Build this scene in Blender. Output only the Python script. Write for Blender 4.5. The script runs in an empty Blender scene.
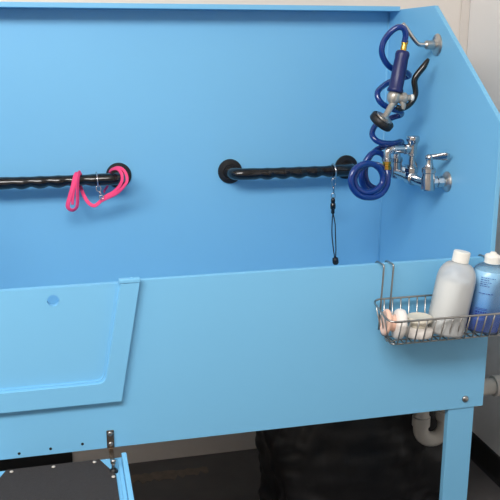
import bpy, bmesh, math, random
from mathutils import Vector, Matrix, noise
PI = math.pi
scene = bpy.context.scene
COL = scene.collection
V = Vector

# ------------------------------------------------------------------ helpers
def lin(r, g, b):
    f = lambda c: (c/255/12.92) if c/255 <= .04045 else ((c/255+.055)/1.055)**2.4
    return (f(r), f(g), f(b), 1.0)

def obj(name, bm, mat=None, parent=None, smooth=False, loc=None):
    bmesh.ops.recalc_face_normals(bm, faces=bm.faces)
    me = bpy.data.meshes.new(name)
    bm.to_mesh(me); bm.free()
    if smooth:
        for p in me.polygons: p.use_smooth = True
    o = bpy.data.objects.new(name, me)
    COL.objects.link(o)
    if mat: me.materials.append(mat)
    if parent:
        o.parent = parent
        o.location = -V(parent.location) if parent.type == 'EMPTY' else V((0, 0, 0))
    return o

def autosmooth(o, deg=35):
    me = o.data
    for p in me.polygons: p.use_smooth = True
    bm = bmesh.new(); bm.from_mesh(me)
    for e in bm.edges:
        if len(e.link_faces) == 2 and e.calc_face_angle(0) > math.radians(deg): e.smooth = False
    bm.to_mesh(me); bm.free()
    w = o.modifiers.new('weighted', 'WEIGHTED_NORMAL'); w.keep_sharp = True; w.weight = 100
    return o

def thing(name, label, cat, loc=(0, 0, 0), group=None):
    o = bpy.data.objects.new(name, None); COL.objects.link(o)
    o.location = loc; o.empty_display_size = .05
    return tag(o, label, cat, group)

def tag(o, label, cat, group=None, kind=None):
    o['label'] = label; o['category'] = cat
    if group: o['group'] = group
    if kind: o['kind'] = kind
    return o

def struct(o):
    o['kind'] = 'structure'; return o

def box(bm, x0, x1, y0, y1, z0, z1, bev=0, seg=2):
    vs = [bm.verts.new((x, y, z)) for x in (x0, x1) for y in (y0, y1) for z in (z0, z1)]
    fs = [(0, 1, 3, 2), (4, 6, 7, 5), (0, 4, 5, 1), (2, 3, 7, 6), (0, 2, 6, 4), (1, 5, 7, 3)]
    faces = [bm.faces.new([vs[i] for i in f]) for f in fs]
    if bev:
        es = list({e for f in faces for e in f.edges})
        bmesh.ops.bevel(bm, geom=es, offset=bev, segments=seg, affect='EDGES', profile=.5)
    return bm

def prism(bm, pts, vec, bev=0, seg=2):
    """extrude a planar polygon (list of 3-D points) along vec"""
    vec = V(vec)
    a = [bm.verts.new(V(p)) for p in pts]; b = [bm.verts.new(V(p)+vec) for p in pts]
    n = len(pts); fs = [bm.faces.new(a), bm.faces.new(b[::-1])]
    for i in range(n): fs.append(bm.faces.new([a[i], b[i], b[(i+1) % n], a[(i+1) % n]]))
    if bev:
        bmesh.ops.recalc_face_normals(bm, faces=fs)
        es = list({e for f in fs for e in f.edges})
        bmesh.ops.bevel(bm, geom=es, offset=bev, segments=seg, affect='EDGES', profile=.5)
    return bm

def spline(pts, n=6, closed=False):
    P = [V(p) for p in pts]; out = []
    m = len(P)
    rng = range(m if closed else m-1)
    for i in rng:
        if closed: p0, p1, p2, p3 = P[(i-1) % m], P[i], P[(i+1) % m], P[(i+2) % m]
        else: p0, p1, p2, p3 = P[max(i-1, 0)], P[i], P[i+1], P[min(i+2, m-1)]
        for k in range(n):
            t = k/n
            out.append(.5*((2*p1)+(p2-p0)*t+(2*p0-5*p1+4*p2-p3)*t*t+(3*p1-p0-3*p2+p3)*t**3))
    if not closed: out.append(P[-1])
    return out

def fillet(pts, r, n=5):
    """polyline with rounded corners"""
    P = [V(p) for p in pts]; out = [P[0]]
    for i in range(1, len(P)-1):
        a, b, c = P[i-1], P[i], P[i+1]
        d = min(r, (a-b).length*.49, (c-b).length*.49)
        s = b+(a-b).normalized()*d; e = b+(c-b).normalized()*d
        for k in range(n+1):
            t = k/n; out.append((1-t)**2*s+2*t*(1-t)*b+t*t*e)
    out.append(P[-1]); return out

def sweep(bm, pts, rad, sides=10, closed=False, caps=True, flat=None, up=None):
    """tube along points; rad number or list; flat=(w,h) gives a strap section"""
    P = [V(p) for p in pts]; n = len(P)
    T = []
    for i in range(n):
        a = P[(i-1) % n] if (closed or i > 0) else P[i]
        b = P[(i+1) % n] if (closed or i < n-1) else P[i]
        T.append((b-a).normalized())
    u = V(up) if up else (V((0, 0, 1)) if abs(T[0].z) < .9 else V((1, 0, 0)))
    N = (u-T[0]*u.dot(T[0])).normalized()
    rings = []
    for i in range(n):
        if i:
            N = (N-T[i]*N.dot(T[i])); N.normalize()
        B = T[i].cross(N)
        r = rad[i] if isinstance(rad, (list, tuple)) else rad
        ring = []
        for k in range(sides):
            a = 2*PI*k/sides
            if flat:
                c, s = math.cos(a), math.sin(a)
                c = math.copysign(abs(c)**.6, c); s = math.copysign(abs(s)**.6, s)
                ring.append(bm.verts.new(P[i]+N*(c*flat[0])+B*(s*flat[1])))
            else:
                ring.append(bm.verts.new(P[i]+N*(math.cos(a)*r)+B*(math.sin(a)*r)))
        rings.append(ring)
    for i in range(n if closed else n-1):
        A, B2 = rings[i], rings[(i+1) % n]
        off = 0
        if closed and i == n-1:   # best twist match
            off = min(range(sides), key=lambda o: sum((A[k].co-B2[(k+o) % sides].co).length for k in range(sides)))
        for k in range(sides):
            bm.faces.new([A[k], A[(k+1) % sides], B2[(k+1+off) % sides], B2[(k+off) % sides]])
    if caps and not closed:
        bm.faces.new(rings[0][::-1]); bm.faces.new(rings[-1])
    return bm

def lathe(bm, origin, axis, prof, sides=28, squash=None):
    """revolve (radius, height) pairs around axis; ends with radius 0 are closed to a point"""
    o = V(origin); a = V(axis).normalized()
    u = V((0, 0, 1)) if abs(a.z) < .9 else V((1, 0, 0))
    n = (u-a*u.dot(a)).normalized(); b = a.cross(n)
    rings = []
    for r, h in prof:
        c = o+a*h
        if r <= 1e-6: rings.append([bm.verts.new(c)]); continue
        rings.append([bm.verts.new(c+n*(math.cos(2*PI*k/sides)*r)+b*(math.sin(2*PI*k/sides)*r)) for k in range(sides)])
    for A, B in zip(rings, rings[1:]):
        for k in range(sides):
            q = (k+1) % sides
            if len(A) == 1 and len(B) == 1: continue
            if len(A) == 1: bm.faces.new([A[0], B[k], B[q]])
            elif len(B) == 1: bm.faces.new([A[k], B[0], A[q]])
            else: bm.faces.new([A[k], A[q], B[q], B[k]])
    if len(rings[0]) > 1: bm.faces.new(rings[0][::-1])
    if len(rings[-1]) > 1: bm.faces.new(rings[-1])
    return bm

NB = bmesh.new

# ------------------------------------------------------------------ materials
def mat(name, col, rough=.5, metal=0, coat=0, spec=.5, nscale=0, namt=0, bump=0, bscale=200, stretch=None):
    m = bpy.data.materials.new(name); m.use_nodes = True
    nt = m.node_tree; b = nt.nodes['Principled BSDF']
    b.inputs['Base Color'].default_value = col
    b.inputs['Roughness'].default_value = rough
    b.inputs['Metallic'].default_value = metal
    b.inputs['Specular IOR Level'].default_value = spec
    b.inputs['Coat Weight'].default_value = coat
    tc = nt.nodes.new('ShaderNodeTexCoord'); mp = nt.nodes.new('ShaderNodeMapping')
    nt.links.new(tc.outputs['Object'], mp.inputs['Vector'])
    if stretch: mp.inputs['Scale'].default_value = stretch
    if namt:
        n = nt.nodes.new('ShaderNodeTexNoise'); n.inputs['Scale'].default_value = nscale; n.inputs['Detail'].default_value = 5
        nt.links.new(mp.outputs[0], n.inputs['Vector'])
        mx = nt.nodes.new('ShaderNodeMix'); mx.data_type = 'RGBA'
        mx.inputs[6].default_value = tuple(c*(1-namt) for c in col[:3])+(1,)
        mx.inputs[7].default_value = tuple(min(1, c*(1+namt)) for c in col[:3])+(1,)
        nt.links.new(n.outputs['Fac'], mx.inputs[0]); nt.links.new(mx.outputs[2], b.inputs['Base Color'])
    if bump:
        n = nt.nodes.new('ShaderNodeTexNoise'); n.inputs['Scale'].default_value = bscale; n.inputs['Detail'].default_value = 4
        nt.links.new(mp.outputs[0], n.inputs['Vector'])
        bp = nt.nodes.new('ShaderNodeBump'); bp.inputs['Strength'].default_value = bump; bp.inputs['Distance'].default_value = .004
        nt.links.new(n.outputs['Fac'], bp.inputs['Height']); nt.links.new(bp.outputs[0], b.inputs['Normal'])
    return m

def shell_mat(name, col, clear, rough=.35):
    """milky plastic: part see-through, part scattering, a soft gloss"""
    m = bpy.data.materials.new(name); m.use_nodes = True
    nt = m.node_tree; nt.nodes.remove(nt.nodes['Principled BSDF']); out = nt.nodes['Material Output']
    tr = nt.nodes.new('ShaderNodeBsdfTransparent'); tr.inputs[0].default_value = (1, 1, 1, 1)
    df = nt.nodes.new('ShaderNodeBsdfDiffuse'); df.inputs[0].default_value = col
    tl = nt.nodes.new('ShaderNodeBsdfTranslucent'); tl.inputs[0].default_value = col
    gl = nt.nodes.new('ShaderNodeBsdfGlossy'); gl.inputs['Roughness'].default_value = rough
    a = nt.nodes.new('ShaderNodeMixShader'); a.inputs[0].default_value = .35
    nt.links.new(df.outputs[0], a.inputs[1]); nt.links.new(tl.outputs[0], a.inputs[2])
    c = nt.nodes.new('ShaderNodeMixShader'); c.inputs[0].default_value = clear
    nt.links.new(a.outputs[0], c.inputs[1]); nt.links.new(tr.outputs[0], c.inputs[2])
    fr = nt.nodes.new('ShaderNodeFresnel'); fr.inputs[0].default_value = 1.4
    g = nt.nodes.new('ShaderNodeMixShader')
    nt.links.new(fr.outputs[0], g.inputs[0]); nt.links.new(c.outputs[0], g.inputs[1]); nt.links.new(gl.outputs[0], g.inputs[2])
    nt.links.new(g.outputs[0], out.inputs[0])
    return m

BLUE = mat('blue_polyethylene', lin(121, 188, 228), .42, spec=.4, nscale=3, namt=.02, bump=.03, bscale=350)
BLUE_EDGE = BLUE
WALL_B = mat('beige_wall_panel', lin(233, 225, 217), .55, nscale=4, namt=.03, bump=.08, bscale=120)
CEIL = mat('white_ceiling', lin(235, 233, 230), .8, nscale=5, namt=.02)
BLK_BASE = mat('black_rubber_base', lin(24, 24, 26), .5, nscale=20, namt=.15)
BLACK = mat('black_gloss_plastic', lin(14, 14, 16), .22, coat=.3, nscale=20, namt=.1)
BLACK_M = mat('black_matte_plastic', lin(18, 18, 20), .5, nscale=20, namt=.1)
CHROME = mat('chrome', lin(196, 196, 197), .15, 1, nscale=8, namt=.03)
PLATE = mat('satin_chrome', lin(186, 185, 182), .3, .95, nscale=30, namt=.05)
SCREW = mat('pale_screw', lin(222, 212, 200), .4, .4, nscale=60, namt=.1)
STEEL = mat('stainless_wire', lin(165, 163, 160), .28, 1, nscale=30, namt=.08)
ZINC = mat('cast_grey_metal', lin(178, 174, 166), .35, .6, nscale=30, namt=.05)
BRASS = mat('brass', lin(214, 170, 78), .25, 1, nscale=30, namt=.06)
BRASS_D = mat('tarnished_brass', lin(124, 108, 92), .4, 1, nscale=90, namt=.25)
NAVY = mat('navy_rubber_grip', lin(22, 34, 92), .38, nscale=20, namt=.06)
HOSE = mat('blue_hose', lin(12, 50, 124), .2, coat=.4, nscale=20, namt=.04)
PINK = mat('pink_nylon', lin(252, 74, 130), .7, nscale=90, namt=.08, bump=.3, bscale=600)
CORD = mat('black_cord', lin(16, 16, 18), .7, nscale=300, namt=.2)
PVC = mat('grey_white_pvc', lin(182, 178, 170), .42, nscale=12, namt=.06)
MAT_RUB = mat('black_rubber_mat', lin(47, 44, 44), .85, nscale=260, namt=.4, bump=.5, bscale=420)
WHITE_P = mat('white_plastic', lin(240, 238, 230), .35, nscale=15, namt=.02)
CREAM = mat('cream_brush_plastic', lin(222, 216, 200), .4, nscale=15, namt=.03)
PEACH = mat('peach_brush_plastic', lin(244, 200, 178), .45, nscale=15, namt=.04)
WHITE_B = mat('white_brush_rubber', lin(236, 230, 224), .5, nscale=25, namt=.03)
PRINT = mat('dark_blue_print', lin(30, 62, 150), .5, nscale=50, namt=.05)
DARK = mat('dark_hole', lin(20, 22, 26), .9, nscale=50, namt=.1)
SCUFF = mat('dried_adhesive', lin(122, 111, 102), .9, nscale=40, namt=.35)

# black plastic bag: glossy film with creases
BAG = mat('black_bag_film', lin(12, 12, 15), .45, bump=.5, bscale=16)
# floor: worn charcoal vinyl
FLOOR = mat('charcoal_vinyl', lin(92, 89, 89), .55, nscale=9, namt=.3, bump=.05, bscale=60)

WALL_R = mat('grey_wall_panel', lin(240, 238, 236), .5, nscale=4, namt=.02, bump=.08, bscale=120)

def liquid_blue():
    """blue shampoo, the dye settled towards the bottom of the bottle"""
    m = mat('blue_shampoo', lin(60, 130, 225), .25, coat=.2)
    nt = m.node_tree; b = nt.nodes['Principled BSDF']
    tc = nt.nodes.new('ShaderNodeTexCoord'); sp = nt.nodes.new('ShaderNodeSeparateXYZ')
    nt.links.new(tc.outputs['Object'], sp.inputs[0])
    mr = nt.nodes.new('ShaderNodeMapRange'); mr.inputs[1].default_value = 0; mr.inputs[2].default_value = .14
    nt.links.new(sp.outputs['Z'], mr.inputs[0])
    cr = nt.nodes.new('ShaderNodeValToRGB'); e = cr.color_ramp.elements
    e[0].position = .0; e[0].color = lin(48, 66, 214)
    e[1].position = 1; e[1].color = lin(176, 226, 252)
    k = e.new(.3); k.color = lin(66, 122, 236)
    k = e.new(.45); k.color = lin(106, 182, 248)
    nt.links.new(mr.outputs[0], cr.inputs[0]); nt.links.new(cr.outputs[0], b.inputs['Base Color'])
    return m
LIQ_B = liquid_blue()
LIQ_W = mat('pale_grey_soap', lin(243, 246, 242), .3, nscale=10, namt=.02)
SHELL_W = shell_mat('milky_bottle', lin(246, 248, 250), .45)
SHELL_B = shell_mat('pale_blue_bottle', lin(176, 216, 248), .80)

# ------------------------------------------------------------------ room
RX = 1.35; BY = .87; LX = -2.0; FY = -2.6; CH = 2.6
b = NB(); box(b, LX, RX, FY, BY, -.05, 0); struct(obj('floor', b, FLOOR))
b = NB(); box(b, LX, RX, FY, BY, CH, CH+.05); struct(obj('ceiling', b, CEIL))
b = NB(); box(b, LX-.05, RX+.05, BY, BY+.05, -.05, CH+.05); struct(obj('wall_back', b, WALL_B))
b = NB(); box(b, RX, RX+.05, FY, BY, -.05, CH+.05); struct(obj('wall_right', b, WALL_R))
b = NB(); box(b, LX-.05, LX, FY, BY, -.05, CH+.05); struct(obj('wall_left', b, WALL_B))
b = NB(); box(b, LX-.05, RX+.05, FY-.05, FY, -.05, CH+.05); struct(obj('wall_front', b, WALL_B))
b = NB()
prism(b, [(RX, FY, .0), (RX-.012, FY, .0), (RX-.006, FY, .012), (RX-.006, FY, .085), (RX-.003, FY, .092), (RX, FY, .092)], (0, BY-FY, 0))
struct(obj('baseboard_right', b, BLK_BASE))
b = NB()
prism(b, [(LX, BY, .0), (LX, BY-.012, .0), (LX, BY-.006, .012), (LX, BY-.006, .085), (LX, BY-.003, .092), (LX, BY, .092)], (-.002-LX, 0, 0))
struct(obj('baseboard_back', b, BLK_BASE))
b = NB(); box(b, RX-.030, RX-.001, BY-.006, BY-.001, .0, CH, .001); struct(obj('trim_1', b, mat('corner_trim', lin(226, 218, 210), .5, nscale=20, namt=.02)))

# dried adhesive left on the floor where the base came away
def patch(name, x0, x1, y0, y1, n=26, seed=1):
    bm = NB(); rnd = random.Random(seed); top = []; bot = []
    for i in range(n+1):
        t = i/n; x = x0+(x1-x0)*t
        top.append((x, y1-rnd.random()*.012, .0012)); bot.append((x, y0+rnd.random()*.03*(1 if i % 3 else 2), .0012))
    vs = [bm.verts.new(p) for p in bot+top[::-1]]
    f = bm.faces.new(vs); r = bmesh.ops.extrude_face_region(bm, geom=[f])
    for v in r['geom']:
        if isinstance(v, bmesh.types.BMVert): v.co.z = .0002
    return obj(name, bm, SCUFF)
tag(patch('adhesive_strip', .10, .44, .725, .795), 'tan smear of dried adhesive on the dark floor along the back wall', 'adhesive', kind='stuff')

# ------------------------------------------------------------------ wash tub
X0, X1, T, D = -.49, .9785, .0125, .655
Z0, ZF, ZT = .529, .911, 1.496
XE = X1+T
tub = thing('dog_wash_tub', 'large bright blue plastic dog washing tub standing on legs against the back wall', 'tub', ((X0+X1)/2, D/2, 0))
# door outline (inner opening)
DC = -.055
def dx(x): return 2*DC-x      # mirrored left side
OPR_T, OPR_B, OPZ = .119, .080, .692
b = NB()
# front panel with a tapered opening for the door, built as a U outline
prism(b, [(X0, 0, Z0), (XE, 0, Z0), (XE, 0, ZF), (OPR_T, 0, ZF), (OPR_B, 0, OPZ), (dx(OPR_B), 0, OPZ), (dx(OPR_T), 0, ZF), (X0, 0, ZF)], (0, T, 0), .0015)
fp = obj('front_panel', b, BLUE, tub); autosmooth(fp)
b = NB(); box(b, X0, XE, D, D+T, Z0, ZT-.013, .002); autosmooth(obj('back_panel', b, BLUE, tub))
for nm, xa, xb in (('side_panel', X1, XE), ('side_panel', X0-T, X0)):
    b = NB()
    prism(b, [(xa, T, Z0), (xa, D, Z0), (xa, D, 1.487), (xa, .375, 1.490), (xa, .004, 1.222), (xa, .004, ZF), (xa, T, ZF)] if False else
          [(xa, T, Z0), (xa, D, Z0), (xa, D, 1.487), (xa, .366, 1.490), (xa, .0, 1.222), (xa, .0, ZF), (xa, T, ZF)], (xb-xa, 0, 0), .002)
    autosmooth(obj(nm, b, BLUE, tub))
b = NB(); box(b, X0, X1, .578, D+T, ZT-.013, ZT, .0015); autosmooth(obj('top_lip', b, BLUE, tub))
b = NB(); box(b, X0+.001, X1-.001, T, D, .552, .568); obj('tub_floor', b, BLUE, tub)
# caulk bead in the rear corner
b = NB(); sweep(b, [(X1-.001, D-.001, .57), (X1-.001, D-.001, ZT-.014)], .0035, 8); obj('corner_bead', b, BLUE, tub, True)
def leg(x0, x1, y0, y1, outer_x, front):
    bm = NB()
    box(bm, x0, x1, y0, y1, 0, .5285, .002)
    if outer_x > 0: box(bm, x1-.015, x1, y1 if front else y0-.06, y1+.06 if front else y0, 0, .5285, .002)
    else: box(bm, x0, x0+.015, y1 if front else y0-.06, y1+.06 if front else y0, 0, .5285, .002)
    return autosmooth(obj('leg', bm, BLUE, tub))
leg(.9005, .970, .004, .022, 1, True); leg(.9005, .970, D-.006, D+.012, 1, False)
leg(X0+.016, X0+.094, .004, .022, -1, True); leg(X0+.016, X0+.094, D-.006, D+.012, -1, False)
# raised U-shaped door frame
FY0 = -.015
FO_T, FO_B, FZB = .158, .110, .644
FI_T, FI_B, FIZ = .117, .077, .690
b = NB()
pr_ = [(FO_B, FZB), (FO_T, .9095), (FI_T, .9095)]
rr = []
cx, cz = FI_B, FIZ
corner = fillet([(FI_T, 0, .9095), (FI_B, 0, FIZ), (DC, 0, FIZ)], .018, 6)
right = [(p.x, p.z) for p in corner[:-1]]
left = [(dx(x), z) for x, z in right[::-1]]
poly = [(dx(FO_T), .9095), (dx(FO_B), FZB), (FO_B, FZB), (FO_T, .9095)]+right+left
prism(b, [(x, FY0, z) for x, z in poly], (0, .0148, 0), .0018)
frame = autosmooth(obj('door_frame', b, BLUE, tub), 30)
# stepped ledge inside the frame
b = NB()
def shrink(pts, d): return [(x-d*(1 if x > DC else -1), z+d) for x, z in pts]
inn = [(x-.004 if x > DC else x+.004, z+.004) for x, z in right+left]
prism(b, [(x, -.009, z) for x, z in right+left+inn[::-1]], (0, .008, 0))
obj('door_ledge', b, BLUE, tub)
# caps closing the top of the frame arms
for s in (1, -1):
    xa, xb = (FI_T-.003, FO_T+.001) if s > 0 else (dx(FO_T+.001), dx(FI_T-.003))
    b = NB(); box(b, xa, xb, FY0-.001, -.0002, .9097, .9185, .002)
    autosmooth(obj('frame_cap', b, BLUE, tub))
    xc = (xa+xb)/2+.005
    b = NB(); lathe(b, (xc, -.008, .9185), (0, 0, 1), [(.0045, 0), (.0045, .001), (.003, .0018), (0, .002)], 14); obj('screw', b, BLUE, tub, True)
# sliding door with its finger hole
HX, HZ, HR = -.021, .880, .0125
b = NB()
dp = [(OPR_T-.002, .9075), (OPR_B-.002, OPZ+.002), (dx(OPR_B-.002), OPZ+.002), (dx(OPR_T-.002), .9075)]
outer = [b.verts.new((x, -.004, z)) for x, z in dp]
oe = [b.edges.new((outer[i], outer[(i+1) % 4])) for i in range(4)]
N = 28
hole = [b.verts.new((HX+HR*math.cos(2*PI*k/N), -.004, HZ+HR*math.sin(2*PI*k/N))) for k in range(N)]
he = [b.edges.new((hole[i], hole[(i+1) % N])) for i in range(N)]
bmesh.ops.triangle_fill(b, edges=oe+he, use_beauty=True)
bad = [f for f in b.faces if all(v in hole for v in f.verts)]
if bad: bmesh.ops.delete(b, geom=bad, context='FACES_ONLY')
ex = bmesh.ops.extrude_face_region(b, geom=list(b.faces))
for v in ex['geom']:
    if isinstance(v, bmesh.types.BMVert): v.co.y += .016
door = autosmooth(obj('door_panel', b, BLUE, tub), 30)
# screw holes along the bottom edge, and the round-headed bolt by the leg
for x, z in ((-.112, .540), (-.046, .543), (.022, .546)):
    b = NB(); lathe(b, (x, -.0004, z), (0, 1, 0), [(.0032, 0), (.0032, .004)], 14); obj('screw_hole', b, DARK, tub)
b = NB(); lathe(b, (.941, 0, .553), (0, -1, 0), [(.0085, -.001), (.0085, .002), (.0065, .0045), (.003, .006), (0, .0062)], 20); obj('bolt', b, STEEL, tub, True)
# bracket that carries the ramp
br = NB(); box(br, .0745, .0905, -.004, 0, .5300, .5725, .0015)
bracket = obj('hinge_bracket', br, BRASS_D, tub); bracket['label'] = 'tarnished metal bracket on the lower edge'
for z in (.5655, .5405):
    b = NB(); lathe(b, (.0825, -.0038, z), (0, -1, 0), [(.0058, 0), (.0056, .0018), (.004, .0035), (0, .0042)], 16)
    s = obj('screw', b, STEEL, None, True); s.parent = bracket
b = NB()
prism(b, [(.0775, -.001, .531), (.0775, -.004, .531), (.0775, -.012, .5255), (.0775, -.058, .5255), (.0775, -.066, .5255), (.0775, -.066, .5280), (.0775, -.012, .5280)], (.010, 0, 0))
s = obj('bracket_tongue', b, BRASS_D); s.parent = bracket
b = NB(); lathe(b, (.0835, -.060, .528), (0, 0, 1), [(.0062, 0), (.0062, .003), (.004, .0055), (0, .006)], 16)
lathe(b, (.0835, -.060, .510), (0, 0, 1), [(.004, 0), (.004, .018)], 12)
s = obj('hinge_pin', b, STEEL, None, True); s.parent = bracket

# ------------------------------------------------------------------ ramp
SL = math.tan(math.radians(5))
def rz(y, z): return z+(y+.02)*SL
ramp = thing('step_ramp', 'blue ramp with black rubber mat hooked to the tub below the door', 'ramp', (-.042, -.45, 0))
RC = -.042; RE = -.78
def slab(bm, pts, z0, z1, bev=0):   # polygon in plan, following the ramp's slope
    a = [(x, y, rz(y, z0)) for x, y in pts]
    return prism(bm, a, (0, 0, z1-z0), bev)
xr, xl = .114, 2*RC-.114
b = NB(); slab(b, [(xl, -.008), (xl, RE), (xr, RE), (xr, -.008)], .492, .507, .0015); autosmooth(obj('board', b, BLUE, ramp))
for s in (1, -1):
    f = (lambda x: x) if s > 0 else (lambda x: 2*RC-x)
    b = NB(); slab(b, [(f(.1035), -.022), (f(.1035), RE), (f(.1145), RE), (f(.1145), -.022)], .5072, .527, .002); autosmooth(obj('side_rail', b, BLUE, ramp))
    b = NB(); slab(b, [(f(.0945), -.024), (f(.0945), RE), (f(.1032), RE), (f(.1032), -.024)], .5072, .5135, .0015); autosmooth(obj('inner_rail', b, BLUE, ramp))
mt_pts = [(.056, -.012), (.087, -.075), (.087, RE+.03), (2*RC-.087, RE+.03), (2*RC-.087, -.075), (2*RC-.056, -.012)]
b = NB(); slab(b, mt_pts, .5073, .511, .0008); rmat = obj('rubber_mat', b, MAT_RUB, ramp); rmat['label'] = 'black rubber mat'
def rscrew(x, y):
    bm = NB(); lathe(bm, (x, y, rz(y, .511)), (0, 0, 1), [(.0042, 0), (.004, .0012), (.0025, .002), (0, .0022)], 14)
    s = obj('screw', bm, SCREW, None, True); s.parent = rmat
    s.location = (-rmat.location)*0
for x, y in ((-.129, -.022), (-.042, -.022), (.045, -.022), (.081, -.084), (-.165, -.084), (.081, -.42), (-.165, -.42)): rscrew(x, y)
for o in rmat.children: o.location = (0, 0, 0)
# rubber foot under the hinge pin
b = NB(); lathe(b, (.0835, -.060, rz(-.06, .5072)), (0, 0, 1), [(.0095, 0), (.0085, .004), (.006, .007), (.0045, .0085)], 18); obj('pin_socket', b, BLACK_M, ramp, True)
for x in (xl+.03, xr-.03):
    b = NB(); box(b, x-.03, x+.03, RE+.01, RE+.028, 0, rz(RE+.02, .4915), .002); autosmooth(obj('leg', b, BLUE, ramp))

# ------------------------------------------------------------------ grab bars
def grab_bar(xa, xb, label):
    z = 1.030; yb = .590
    t = thing('grab_bar', label, 'grab bar', ((xa+xb)/2, D, z), 'wavy black grab bars on the tub back')
    path = fillet([(xa, D-.004, z), (xa, yb, z), (xb, yb, z), (xb, D-.004, z)], .030, 8)
    pts = []
    for p, q in zip(path, path[1:]):
        k = max(1, int((q-p).length/.005))
        pts += [p.lerp(q, i/k) for i in range(k)]
    pts.append(path[-1])
    rad = []
    for p in pts:
        inn_ = min(p.x-xa, xb-p.x)
        w = max(0, min(1, (inn_-.055)/.03))
        rad.append((.0172-.0012*w)+w*.0018*math.cos((p.x-xa)/.048*2*PI))
    # the finger waves run along the underside
    pts = [V((p.x, p.y, p.z-(max(0, min(1, (min(p.x-xa, xb-p.x)-.055)/.03)))*.0012*math.cos((p.x-xa)/.048*2*PI))) for p in pts]
    bm = NB(); sweep(bm, pts, rad, 18); obj('rail', bm, BLACK, t, True)
    for x in (xa, xb):
        bm = NB(); lathe(bm, (x, D, z), (0, -1, 0), [(.036, 0), (.036, .005), (.0345, .0075), (.0215, .009), (.020, .014)], 36)
        autosmooth(obj('flange', bm, BLACK_M, t), 40)
    return t
grab_bar(.497, .858, 'black wavy grab bar in the middle of the back panel, holding a black cord')
grab_bar(2*-.007-.173, .173, 'black wavy grab bar at the left, wrapped with a pink lead')

# ------------------------------------------------------------------ pink lead and its clip
lead = thing('grooming_lead', 'bright pink nylon lead looped over the left grab bar', 'leash', (.10, .58, 1.0))
LEAD1 = [(0.059,0.625,1.031),(0.057,0.610,1.047),(0.056,0.590,1.0515),(0.050,0.570,1.044),(0.043,0.5655,1.020),(0.033,0.565,0.990),(0.026,0.568,0.963),(0.038,0.570,0.952),(0.051,0.570,0.963),(0.054,0.569,1.000),(0.056,0.5675,1.030),(0.060,0.575,1.049),(0.066,0.595,1.0515),(0.068,0.616,1.040)]
LEAD2 = [(0.068,0.616,1.040),(0.064,0.615,1.012),(0.072,0.590,0.986),(0.084,0.580,0.967),(0.099,0.575,0.961),(0.116,0.573,0.974),(0.130,0.572,0.986),(0.150,0.564,0.998),(0.166,0.553,1.016),(0.174,0.547,1.035),(0.173,0.552,1.052),(0.164,0.568,1.062),(0.152,0.590,1.058),(0.145,0.614,1.048)]
LEAD3 = [(0.116,0.570,0.974),(0.135,0.566,0.983),(0.157,0.557,0.995),(0.174,0.547,1.012),(0.186,0.543,1.030),(0.186,0.553,1.048),(0.176,0.573,1.062),(0.160,0.597,1.062),(0.147,0.616,1.049)]
LEAD4 = [(0.147,0.616,1.049),(0.146,0.622,1.030),(0.138,0.620,1.006),(0.130,0.618,0.995),(0.128,0.612,0.990)]
LEAD5 = [(0.052,0.5675,1.040),(0.047,0.565,1.020),(0.041,0.565,0.990),(0.039,0.567,0.968)]
for L_, w in ((LEAD1, .0062), (LEAD2, .005), (LEAD3, .0042), (LEAD4, .0045), (LEAD5, .004)):
    bm = NB(); sweep(bm, spline(L_, 6), 1, 10, flat=(w, .0014), up=(.95, -.2, .1) if L_ in (LEAD1, LEAD5) else (.3, -.1, .9)); obj('strap', bm, PINK, lead, True)
def ring(bm, c, axis, R, r, n=28, sx=1, sz=1):
    a = V(axis).normalized(); u = V((0, 0, 1)); u = (u-a*u.dot(a)).normalized(); v = a.cross(u)
    sweep(bm, [V(c)+u*(math.cos(2*PI*k/n)*R*sz)+v*(math.sin(2*PI*k/n)*R*sx) for k in range(n)], r, 8, closed=True, up=a)
def snap_hook(name, parent, top, bottom, matl):
    """small swivel snap hook between two points"""
    top, bottom = V(top), V(bottom); d = (bottom-top); Ln = d.length; d.normalize()
    s = V((1, 0, 0)); s = (s-d*s.dot(d)).normalized()
    bm = NB()
    sweep(bm, [top+d*(Ln*t)+s*(.0065*w) for t, w in ((.42, 0), (.36, -.8), (.2, -1), (.05, -.8), (0, 0), (.05, .8), (.2, 1), (.33, .8), (.42, 0))], .0016, 8)
    lathe(bm, top+d*(Ln*.42), d, [(.0025, 0), (.0035, .002), (.0035, Ln*.22), (.002, Ln*.26)], 12)
    n = d.cross(s); c = top+d*(Ln*.86)
    sweep(bm, [c+d*(math.cos(2*PI*k/16)*Ln*.15)+s*(math.sin(2*PI*k/16)*.006) for k in range(16)], .0015, 8, closed=True, up=n)
    return obj(name, bm, matl, parent, True)
bm = NB(); ring(bm, (.109, .588, 1.029), (1, 0, .05), .0220, .0023); obj('clip_ring', bm, CHROME, lead, True)
snap_hook('snap_hook', lead, (.109, .572, 1.016), (.119, .567, .980), CHROME)

# ------------------------------------------------------------------ black cord tether on the middle bar
tet = thing('cord_tether', 'black cord tether clipped by a steel ring to the middle grab bar', 'tether', (.80, .58, .9))
bm = NB(); ring(bm, (.795, .588, 1.029), (1, 0, .08), .0220, .0025); obj('clip_ring', bm, CHROME, tet, True)
snap_hook('snap_hook', tet, (.791, .572, 1.012), (.792, .578, .948), CHROME)
bm = NB(); lathe(bm, (.7925, .580, .952), (.02, 0, -1), [(.004, 0), (.0065, .006), (.0065, .014), (.005, .016), (.008, .018), (.008, .032), (.005, .036), (.0055, .046), (.003, .05)], 14); obj('cord_lock', bm, BLACK, tet, True)
for s in (-1, 1):
    bm = NB(); sweep(bm, spline([(.7935, .580, .905), (.797+s*.0045, .582, .875), (.801+s*.0055, .588, .835), (.808+s*.004, .596, .79), (.812+s*.001, .600, .758)], 6), .0017, 8); obj('cord', bm, CORD, tet, True)
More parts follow.
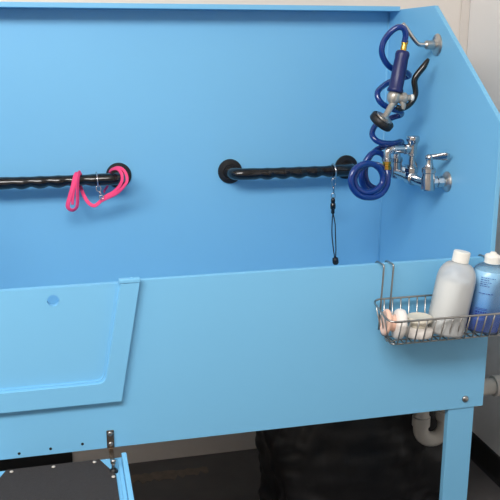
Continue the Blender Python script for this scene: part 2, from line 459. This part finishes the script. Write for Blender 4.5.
bm = NB(); lathe(bm, (.812, .600, .763), (.1, 0, -1), [(.004, 0), (.0085, .003), (.0095, .010), (.0095, .018), (.006, .023), (0, .024)], 14); obj('cord_stop', bm, BLACK_M, tet, True)

# ------------------------------------------------------------------ wall hook and sprayer
hook = thing('sprayer_hook', 'chrome hook with round wall plate near the top of the side panel', 'hook', (X1, .335, 1.391))
bm = NB(); lathe(bm, (X1, .335, 1.391), (-1, 0, 0), [(.0285, -.0005), (.0285, .002), (.025, .005), (.014, .008), (.0115, .010), (.0115, .030), (.009, .034), (.007, .036)], 32); autosmooth(obj('wall_plate', bm, PLATE, hook), 40)
bm = NB(); sweep(bm, spline([(.958, .335, 1.391), (.938, .335, 1.391), (.925, .335, 1.394), (.910, .335, 1.408), (.898, .335, 1.422), (.892, .335, 1.430), (.886, .334, 1.436), (.882, .333, 1.438)], 5), .0060, 12)
lathe(bm, (.882, .333, 1.438), (-.8, 0, .4), [(.0052, -.002), (.0075, 0), (.0075, .004), (.004, .007), (0, .0075)], 14); obj('hook_arm', bm, CHROME, hook, True)

spr = thing('rinse_sprayer', 'handheld rinse sprayer with coiled blue hose hanging from the chrome hook', 'sprayer', (.84, .33, 1.0))
HOSE_UP = [(0.904,0.392,1.126),(0.914,0.384,1.133),(0.904,0.370,1.139),(0.872,0.345,1.138),(0.839,0.340,1.141),(0.821,0.345,1.150),(0.818,0.360,1.165),(0.841,0.390,1.184),(0.872,0.410,1.192),(0.900,0.410,1.201),(0.916,0.400,1.208),(0.901,0.375,1.219),(0.872,0.360,1.227),(0.843,0.355,1.240),(0.831,0.360,1.256),(0.834,0.370,1.272),(0.863,0.400,1.286),(0.897,0.415,1.299),(0.924,0.410,1.306),(0.934,0.400,1.311),(0.913,0.378,1.321),(0.881,0.360,1.326),(0.853,0.350,1.338),(0.835,0.345,1.358),(0.828,0.342,1.378),(0.832,0.338,1.401),(0.844,0.328,1.422),(0.861,0.322,1.434),(0.876,0.320,1.431),(0.883,0.322,1.415),(0.882,0.325,1.398)]
BUNDLE = [(0.851,0.335,1.077),(0.853,0.325,1.055),(0.845,0.310,1.031),(0.823,0.295,1.013),(0.794,0.285,1.007),(0.757,0.275,1.015),(0.732,0.270,1.040),(0.729,0.270,1.066),(0.743,0.275,1.087),(0.774,0.285,1.097),(0.806,0.295,1.088),(0.826,0.300,1.065),(0.825,0.298,1.040),(0.802,0.292,1.023),(0.775,0.288,1.021),(0.754,0.290,1.034),(0.748,0.294,1.057),(0.765,0.302,1.080),(0.795,0.312,1.090),(0.830,0.326,1.082),(0.860,0.352,1.056),(0.862,0.362,1.024),(0.842,0.368,1.006),(0.812,0.368,1.012),(0.795,0.366,1.040),(0.799,0.366,1.076),(0.822,0.370,1.108),(0.852,0.374,1.108),(0.876,0.378,1.076),(0.876,0.380,1.036),(0.852,0.384,1.012),(0.824,0.386,1.024),(0.814,0.388,1.054),(0.820,0.390,1.086),(0.838,0.392,1.110),(0.860,0.392,1.122),(0.886,0.392,1.124)]
bm = NB(); sweep(bm, spline(BUNDLE+HOSE_UP, 7), .0078, 12); obj('hose', bm, HOSE, spr, True)
# grip
ga, gb = V((.880, .326, 1.376)), V((.859, .318, 1.272)); gd = (gb-ga).normalized(); gl = (gb-ga).length
bm = NB(); lathe(bm, ga-gd*.028, gd, [(.0068, 0), (.0085, .001), (.0085, .010), (.0072, .011), (.0078, .018), (.0078, .026), (.010, .029)], 16); h = autosmooth(obj('brass_fitting', bm, BRASS, spr), 40)
bm = NB(); lathe(bm, ga, gd, [(.008, -.001), (.0145, 0), (.0175, .004), (.0185, .010), (.0175, .02), (.0185, .05), (.0185, gl-.012), (.0205, gl-.009), (.0205, gl-.002), (.012, gl)], 26); obj('grip', bm, NAVY, spr, True)
vb = V((.857, .3165, 1.260))
bm = NB(); lathe(bm, gb-gd*.001, gd, [(.013, 0), (.0165, .003), (.018, .010), (.0175, .020), (.012, .028), (0, .031)], 22)
lathe(bm, (.862, .314, 1.258), (.95, -.12, .02), [(.012, 0), (.012, .012), (.0145, .013), (.0145, .024), (.012, .027), (.008, .029), (.008, .037), (.006, .039)], 20)
sweep(bm, [(.874, .308, 1.250), (.880, .306, 1.240), (.878, .308, 1.232)], .007, 10)
autosmooth(obj('valve_body', bm, ZINC, spr), 45)
bm = NB(); lathe(bm, (.899, .3095, 1.2588), (.95, -.12, .02), [(.007, 0), (.009, .002), (.009, .007), (.006, .009), (0, .0095)], 16); obj('valve_knob', bm, WHITE_P, spr, True)
na, nb_ = V((.857, .3160, 1.250)), V((.8235, .2985, 1.2085)); nd = (nb_-na).normalized(); nl = (nb_-na).length
bm = NB(); lathe(bm, na, nd, [(.0115, 0), (.0085, .010), (.0075, nl-.012), (.009, nl-.010), (.009, nl-.004), (.007, nl)], 18); obj('spray_neck', bm, ZINC, spr, True)
hd = V((-.463, .377, -.80)).normalized()
bm = NB(); lathe(bm, nb_-hd*.003, hd, [(.009, -.007), (.012, -.004), (.018, -.002), (.0235, -.0012), (.0240, .003), (.0240, .010)], 30); autosmooth(obj('spray_plate', bm, PLATE, spr), 40)
bm = NB()
R0, R1 = .0245, .0325
pf = [(R0, .000), (R1-.003, -.001), (R1, .002), (R1, .016), (R1-.003, .019), (R0-.006, .019), (R0-.006, .012), (R0, .010)]
o_ = nb_; a_ = hd; u_ = V((0, 0, 1)); n_ = (u_-a_*u_.dot(a_)).normalized(); b_ = a_.cross(n_)
rgs = [[bm.verts.new(o_+a_*h+n_*(math.cos(2*PI*k/32)*r)+b_*(math.sin(2*PI*k/32)*r)) for k in range(32)] for r, h in pf]
for i in range(len(pf)):
    A, B = rgs[i], rgs[(i+1) % len(pf)]
    for k in range(32): bm.faces.new([A[k], A[(k+1) % 32], B[(k+1) % 32], B[k]])
obj('spray_bumper', bm, BLACK_M, spr, True)
bm = NB()
lv = spline([(.942,.305,1.357),(.930,.307,1.337),(.915,.309,1.318),(.908,.310,1.302),(.911,.310,1.284),(.913,.310,1.268),(.906,.310,1.251),(.892,.310,1.238),(.875,.310,1.232),(.862,.310,1.236)], 5)
n_l = len(lv)
rad = [(.0035+.0050*math.sin(min(1, i/6)*PI/2))*(1-.12*min(1, max(0, (i-12)/10))) for i in range(n_l)]
sweep(bm, lv, rad, 12); obj('lever', bm, BLACK, spr, True)

# ------------------------------------------------------------------ faucet
fau = thing('wall_faucet', 'chrome two handle faucet with tall vacuum breaker mounted on the side panel', 'faucet', (X1, .335, 1.05))
FX = .925; Y1, Y2, YC = .234, .437, .336; FZ = 1.050
for y in (Y1, Y2):
    bm = NB(); lathe(bm, (X1, y, FZ), (-1, 0, 0), [(.0265, -.0003), (.0265, .002), (.023, .006), (.014, .010), (.0135, .016)], 28)
    autosmooth(obj('wall_flange', bm, PLATE, fau), 40)
for y in (Y1, Y2):
    bm = NB(); lathe(bm, (X1-.014, y, FZ), (-1, 0, 0), [(.010, 0), (.0155, .001), (.0155, .015), (.012, .016), (.0115, .020), (.0145, .021), (.0145, .032), (.011, .033), (.011, .05)], 6 if False else 8)
    autosmooth(obj('union_nut', bm, CHROME, fau), 20)
bm = NB()
sweep(bm, [(FX, Y1, FZ-.006), (FX, Y2, FZ-.006)], .0125, 18)
lathe(bm, (FX, YC-.018, FZ-.006), (0, 1, 0), [(.0125, 0), (.0165, .003), (.0165, .033), (.0125, .036)], 20)
lathe(bm, (FX, YC, FZ+.004), (0, 0, 1), [(.0165, -.012), (.0165, .006), (.0185, .008), (.0185, .018), (.013, .020)], 8)
autosmooth(obj('mixing_body', bm, CHROME, fau), 40)
for y in (Y1, Y2):
    bm = NB()
    lathe(bm, (FX, y, FZ-.022), (0, 0, 1), [(.010, 0), (.0165, .002), (.0175, .006), (.0175, .032), (.016, .036), (.0155, .046), (.0175, .048), (.0175, .058), (.012, .062), (.0105, .068), (.0085, .075), (.0085, .082)], 24)
    autosmooth(obj('valve', bm, CHROME, fau), 40)
# near lever handle, far round cap
bm = NB()
lathe(bm, (FX, Y1, FZ+.058), (0, 0, 1), [(.0085, 0), (.0105, .002), (.0105, .010), (.006, .014), (0, .015)], 18)
sec = [(.0, .008, .007), (.010, .0075, .0065), (.020, .0095, .006), (.032, .0130, .0055), (.043, .0135, .005), (.051, .0085, .0035)]
d_ = V((.88, -.47, .06)).normalized(); s_ = V((-.28, -.40, .62)); s_ = (s_-d_*s_.dot(d_)).normalized(); up_ = d_.cross(s_); rings_ = []
for t, w, hgt in sec:
    c = V((FX, Y1, FZ+.0655))+d_*t
    rings_.append([bm.verts.new(c+s_*(math.cos(2*PI*k/12)*w)+up_*(math.sin(2*PI*k/12)*hgt)) for k in range(12)])
for A, B in zip(rings_, rings_[1:]):
    for k in range(12): bm.faces.new([A[k], A[(k+1) % 12], B[(k+1) % 12], B[k]])
bm.faces.new(rings_[0]); bm.faces.new(rings_[-1])
obj('lever_handle', bm, CHROME, fau, True)
bm = NB()
lathe(bm, (FX, Y2, FZ+.058), (0, 0, 1), [(.0085, 0), (.0105, .002), (.0105, .010), (.006, .014), (0, .015)], 18)
d_ = V((.2, .98, 0)).normalized(); s_ = V((d_.y*-1, d_.x, 0)); rings_ = []
for t, w, hgt in sec:
    c = V((FX, Y2, FZ+.0655))+d_*t
    rings_.append([bm.verts.new(c+s_*(math.cos(2*PI*k/12)*w)+V((0, 0, math.sin(2*PI*k/12)*hgt))) for k in range(12)])
for A, B in zip(rings_, rings_[1:]):
    for k in range(12): bm.faces.new([A[k], A[(k+1) % 12], B[(k+1) % 12], B[k]])
bm.faces.new(rings_[0]); bm.faces.new(rings_[-1])
obj('lever_handle', bm, CHROME, fau, True)
# riser, vacuum breaker, outlet arm
bm = NB()
lathe(bm, (FX, YC, FZ+.020), (0, 0, 1), [(.009, 0), (.0115, .002), (.0115, .010), (.0080, .012), (.0080, .034), (.0110, .036), (.0110, .052), (.0095, .054)], 18)
autosmooth(obj('riser_pipe', bm, CHROME, fau), 40)
bm = NB()
lathe(bm, (FX, YC, FZ+.058), (0, 0, 1), [(.0105, 0), (.0120, .003), (.0120, .024), (.0140, .032), (.0170, .037), (.0175, .040), (.0175, .047), (.016, .049), (.010, .0485), (0, .0485)], 26)
autosmooth(obj('vacuum_breaker', bm, CHROME, fau), 40)
bm = NB()
zo = FZ+.073
sweep(bm, fillet([(FX-.008, YC, zo), (.853, YC, zo), (.853, YC, zo-.026)], .020, 8), .0105, 16)
lathe(bm, (.912, YC, zo), (-1, 0, 0), [(.0105, 0), (.0135, .001), (.0135, .010), (.0105, .011)], 16)
lathe(bm, (.876, YC, zo), (-1, 0, 0), [(.0105, 0), (.0125, .001), (.0125, .006), (.0105, .007)], 16)
lathe(bm, (.853, YC, zo-.022), (0, 0, -1), [(.0105, 0), (.0135, .001), (.0135, .008), (.0105, .009)], 16)
autosmooth(obj('outlet_elbow', bm, CHROME, fau), 40)
bm = NB()
lathe(bm, (.853, YC, zo-.029), (0, 0, -1), [(.0095, 0), (.012, .001), (.012, .008), (.010, .009), (.0105, .014), (.0125, .015), (.0125, .023), (.009, .025), (.0075, .030)], 8)
h = obj('brass_fitting', bm, BRASS, fau); autosmooth(h, 40); h['label'] = 'brass hose fitting'

# ------------------------------------------------------------------ drain
dr = thing('drain_pipe', 'pale grey plastic drain pipe with U trap under the tub right end', 'pipe', (.95, .2, .3))
PX, PYY, PR = .928, .200, .0205
bm = NB()
arc = [V((PX+.036-.036*math.cos(a), PYY, .376-.036*math.sin(a))) for a in [PI*k/16 for k in range(17)]]
sweep(bm, [V((PX, PYY, .5515)), V((PX, PYY, .44))]+arc+[V((PX+.072, PYY, .40))], PR, 22)
obj('trap', bm, PVC, dr, True)
bm = NB(); lathe(bm, (PX, PYY, .385), (0, 0, 1), [(PR, 0), (.0245, .001), (.0245, .026), (PR, .028)], 24)
lathe(bm, (PX+.072, PYY, .395), (0, 0, 1), [(PR, 0), (.025, .001), (.027, .010), (.027, .026), (PR, .028)], 24)
autosmooth(obj('trap_nut', bm, PVC, dr), 40)
bm = NB(); sweep(bm, fillet([(PX+.072, PYY, .40), (PX+.072, PYY, .479), (RX, PYY, .479)], .03, 8), PR+.002, 22); obj('waste_pipe', bm, PVC, dr, True)
bm = NB(); lathe(bm, (1.137, PYY, .479), (1, 0, 0), [(PR+.002, 0), (.0285, .001), (.0285, .050), (PR+.002, .051)], 26); autosmooth(obj('coupling', bm, PVC, dr), 40)

# ------------------------------------------------------------------ black bag under the tub
bm = NB()
NA, NZ = 96, 54
rows = []
for j in range(NZ+1):
    t = j/NZ; z = .003+t*.53
    # profile: narrow foot, fuller towards the top, then gathered shut
    pr2 = (.93+.07*min(1, t/.6))*(1 if t < .88 else math.sqrt(max(0.02, 1-((t-.88)/.125)**2)))
    if t < .06: pr2 *= .80+.20*math.sin(t/.06*PI/2)
    row = []
    for i in range(NA):
        a = 2*PI*i/NA
        c, s = math.cos(a), math.sin(a)
        c2 = math.copysign(abs(c)**.62, c); s2 = math.copysign(abs(s)**.62, s)
        p = V((.790+.045*(1-t)+.295*pr2*c2, .415+.175*pr2*s2, z))
        q = V((p.x*6, p.y*6, p.z*4))
        w = noise.noise(q)*.6+abs(noise.noise(q*2.3+V((5, 1, 2))))*.55+abs(noise.noise(V((q.x*3, q.y*3, q.z*5))))*.25
        k = (w-.35)*.055
        p += V((c2, s2, .25 if t > .1 else 0))*k
        p.y = max(.215, min(.600, p.y)); p.z = max(.002, min(.524, p.z))
        p.x = min(p.x, 1.06)
        if p.x > .86 and p.y < .26: p.y = .26+(.26-p.y)*.1
        row.append(bm.verts.new(p))
    rows.append(row)
for A, B in zip(rows, rows[1:]):
    for i in range(NA): bm.faces.new([A[i], A[(i+1) % NA], B[(i+1) % NA], B[i]])
bm.faces.new(rows[0][::-1]); bm.faces.new(rows[-1])
bag = obj('plastic_bag', bm, BAG, None, True)
tag(bag, 'bulky crumpled black plastic bag on the floor under the tub', 'bag')

# ------------------------------------------------------------------ wire basket
cad = thing('wire_basket', 'stainless wire basket hooked over the front edge of the tub, holding bottles', 'basket', (.84, -.07, .757))
BXL, BXR = .678, 1.022
YB, YF = -.020, -.120
ZRB, ZRF, ZB = .834, .8135, .7520
BYB, BYF = -.024, -.100
RW = .0019
def wire(nm, pts, r=RW, closed=False, par=None):
    bm = NB(); sweep(bm, pts, r, 8, closed=closed); return obj(nm, bm, STEEL, par or cad, True)
def rimz(y): return ZRB+(ZRF-ZRB)*(y-YB)/(YF-YB)
def loop(xl_, xr_, yb, yf, zf, r=.024):
    P = [V((xl_, yb, zf(yb))), V((xl_, yf, zf(yf))), V((xr_, yf, zf(yf))), V((xr_, yb, zf(yb)))]
    out = []
    for i in range(4):
        a, b_, c = P[i-1], P[i], P[(i+1) % 4]
        s = b_+(a-b_).normalized()*r; e = b_+(c-b_).normalized()*r
        for k in range(7):
            t = k/6; out.append((1-t)**2*s+2*t*(1-t)*b_+t*t*e)
    return out
wire('rim', loop(BXL, BXR, YB, YF, rimz), .0024, True)
wire('base_loop', loop(BXL+.024, BXR-.024, BYB-.014, BYF+.014, lambda y: ZB-.0035, .012), .0020, True)
nx = 15
for i in range(nx):
    x = BXL+.030+(BXR-BXL-.06)*i/(nx-1)
    wire('basket_wire', fillet([(x, YB, ZRB), (x+.0, BYB, ZB), (x+.0, BYF, ZB), (x, YF, ZRF)], .010, 4), .0017)
for k in range(3):
    y = YB+(YF-YB)*(.25+.25*k); yb = BYB+(BYF-BYB)*(.25+.25*k)
    wire('basket_wire', fillet([(BXL, y, rimz(y)), (BXL+.018, yb, ZB+.003), (BXL+.034, yb, ZB-.0005)], .008, 4), .0017)
    wire('basket_wire', fillet([(BXR, y, rimz(y)), (BXR-.018, yb, ZB+.003), (BXR-.034, yb, ZB-.0005)], .008, 4), .0017)
wire('base_wire', [(BXL+.02, -.062, ZB-.0033), (BXR-.02, -.062, ZB-.0033)], .0017)
for x in (.701, .724, .960, .978):
    wire('hook', fillet([(x-.004, T+.003, .895), (x-.002, T+.003, ZF+.0032), (x+.002, -.022, ZF+.0032), (x-.002, -.024, .840), (x-.005, -.0235, .762)], .007, 4), .0021)

# ------------------------------------------------------------------ bottles
def bottle(label, base, lean, shell, liq, r, hb, hs, fill, cap_kind, hshape):
    """r radius, hb straight body height, hs shoulder top height, fill liquid height"""
    t = thing('soap_bottle', label, 'bottle', (0, 0, 0), None)
    prof = [(r*.80, 0), (r*.95, .002), (r, .008), (r, hb)]
    for k in range(1, 9):
        a = k/8*PI/2; prof.append((hshape+(r-hshape)*math.cos(a), hb+(hs-hb)*math.sin(a)))
    prof += [(hshape-.0005, hs+.004)]
    bm = NB(); lathe(bm, (0, 0, 0), (0, 0, 1), prof, 40); sh = obj('shell', bm, shell, t, True)
    lp = [(0, .0035), (r*.78, .0035), (r*.92, .006), (r-.003, .012)]
    def rr_(h):
        if h <= hb: return r-.003
        s = min(1, (h-hb)/(hs-hb)); return hshape+(r-hshape)*math.sqrt(max(0, 1-s*s))-.003
    h = .02
    while h < fill: lp.append((rr_(h), h)); h += .006
    lp += [(rr_(fill), fill), (0, fill)]
    bm = NB(); lathe(bm, (0, 0, 0), (0, 0, 1), lp, 36); autosmooth(obj('liquid', bm, liq, t), 50)
    bm = NB(); c = hshape
    if cap_kind == 'disc':
        lathe(bm, (0, 0, hs), (0, 0, 1), [(c+.001, .001), (c+.003, .002), (c+.003, .024), (c+.0015, .026), (0, .0265)], 36)
    else:
        lathe(bm, (0, 0, hs), (0, 0, 1), [(c+.001, .001), (c+.003, .002), (c+.003, .012), (c+.0035, .013), (c+.0035, .018), (c+.001, .021), (.008, .024), (.006, .0275), (0, .028)], 32)
    autosmooth(obj('cap', bm, WHITE_P, t), 40)
    t.location = base; t.rotation_euler = lean
    return t
white = bottle('milky white bottle of pale soap with flat white cap leaning in the wire basket', (.838, -.066, .7580), (0, math.radians(9.5), 0), SHELL_W, LIQ_W, .0435, .124, .166, .127, 'disc', .0158)
blue = bottle('clear bottle of blue shampoo with flip cap at the right end of the wire basket', (.9345, -.061, .7560), (0, math.radians(5), 0), SHELL_B, LIQ_B, .0435, .120, .157, .143, 'flip', .0148)
# printing on the blue bottle: curved strips on the shell
def print_strip(bm, a0, a1, z0, z1, r=.0439, n=6):
    A = []
    for i in range(n+1):
        a = math.radians(a0-20+(a1-a0)*i/n)
        A.append((r*math.sin(a), -r*math.cos(a)))
    lo = [bm.verts.new((x, y, z0)) for x, y in A]; hi = [bm.verts.new((x, y, z1)) for x, y in A]
    for i in range(n): bm.faces.new([lo[i], lo[i+1], hi[i+1], hi[i]])
bm = NB(); rnd = random.Random(4)
def text_row(z, a0, a1, h=.0016):
    a = a0
    while a < a1:
        w = rnd.uniform(3, 9); print_strip(bm, a, min(a+w, a1), z, z+h); a += w+2.2
for z, e in ((.131, 6), (.126, -10), (.121, -2), (.1165, -14), (.112, -8)): text_row(z, -36, e, .0014)
text_row(.095, -36, 8, .0016)
lab = obj('printed_text', bm, PRINT); lab.parent = blue; lab['label'] = 'rows of small dark blue print'
bm = NB()
for z, e in ((.060, -6), (.057, -6)): print_strip(bm, -40, e+2, z, z+.001)
for z in (.050, .044): text_row(z, -38, -6, .0038)
print_strip(bm, -40, -4, .0395, .0405)
text_row(.030, -36, -8, .0016); text_row(.026, -36, -14, .0014)
lab = obj('printed_text', bm, PRINT); lab.parent = blue; lab['label'] = 'dark blue printed block near the base'

# ------------------------------------------------------------------ scrub brushes
def brush(label, loc, axis, base_m, knob_m, r=.031, kf=.92):
    t = thing('scrub_brush', label, 'brush', (0, 0, 0), 'round hand brushes in the wire basket')
    bm = NB(); lathe(bm, (0, 0, 0), (0, 0, 1), [(r-.006, 0), (r-.001, .002), (r, .007), (r, .014), (r-.003, .019), (r*.6, .022), (r*.45, .023)], 32); obj('brush_base', bm, base_m, t, True)
    bm = NB(); lathe(bm, (0, 0, .0215), (0, 0, 1), [(q_, h_*.78) for q_, h_ in [(r*.60, 0), (r*.52, .006), (r*.56, .012), (r*kf*.92, .018), (r*kf, .022), (r*kf*.98, .028), (r*kf*.85, .0315), (r*kf*.76, .031), (r*kf*.67, .0295), (0, .029)]], 32); obj('handle', bm, knob_m, t, True)
    bm = NB()
    for q in range(40):
        a = q*2.39996; rr2 = (r-.008)*math.sqrt((q+.5)/40)
        lathe(bm, (rr2*math.cos(a), rr2*math.sin(a), .0005), (0, 0, -1), [(.0012, 0), (.0009, .004), (0, .0045)], 6)
    bm_o = obj('bristles', bm, base_m, t, True); bm_o['kind'] = 'stuff'
    ax = V(axis).normalized(); q = V((0, 0, 1)).rotation_difference(ax)
    t.rotation_mode = 'QUATERNION'; t.rotation_quaternion = q; t.location = loc
    return t
brush('peach handled round brush lying on its side in the left end of the wire basket', (.735, -.068, .7870), (-.96, .14, .16), WHITE_B, PEACH, .034, .88)
brush('cream round brush standing base down between the peach brush and the white bottle', (.7730, -.068, .7578), (0, 0, 1), WHITE_B, CREAM, .0335)

# ------------------------------------------------------------------ light
def area(nm, loc, sx, sy, power, col=(1, .975, .95), tilt=0):
    l = bpy.data.lights.new(nm, 'AREA'); l.shape = 'RECTANGLE'; l.size = sx; l.size_y = sy; l.energy = power; l.color = col
    o = bpy.data.objects.new(nm, l); COL.objects.link(o); o.location = loc; o.rotation_euler = (math.radians(tilt), 0, 0); return o
area('ceiling_light', (-.7, -1.45, 2.45), 2.0, .6, 74, tilt=40)
w = bpy.data.worlds.new('World'); scene.world = w; w.use_nodes = True
w.node_tree.nodes['Background'].inputs[0].default_value = (.5, .55, .6, 1); w.node_tree.nodes['Background'].inputs[1].default_value = .0

# ------------------------------------------------------------------ camera
cam = bpy.data.cameras.new('camera'); co = bpy.data.objects.new('camera', cam); COL.objects.link(co)
cam.sensor_width = 36; cam.lens = 805/500*36; cam.clip_start = .05
right_ = V((0.97174582, -0.23602719, 0.00111147)); down_ = V((-0.05824792, -0.24437015, -0.967931)); fwd_ = V((0.22872964, 0.94051815, -0.25121376))
Mx = Matrix((right_, -down_, -fwd_)).transposed().to_4x4(); Mx.translation = V((0, -1.64, 1.40))
co.matrix_world = Mx
scene.camera = co
vs = scene.view_settings
vs.view_transform = 'Standard'; vs.look = 'None'; vs.gamma = 1; vs.use_curve_mapping = False; vs.exposure = 0.0
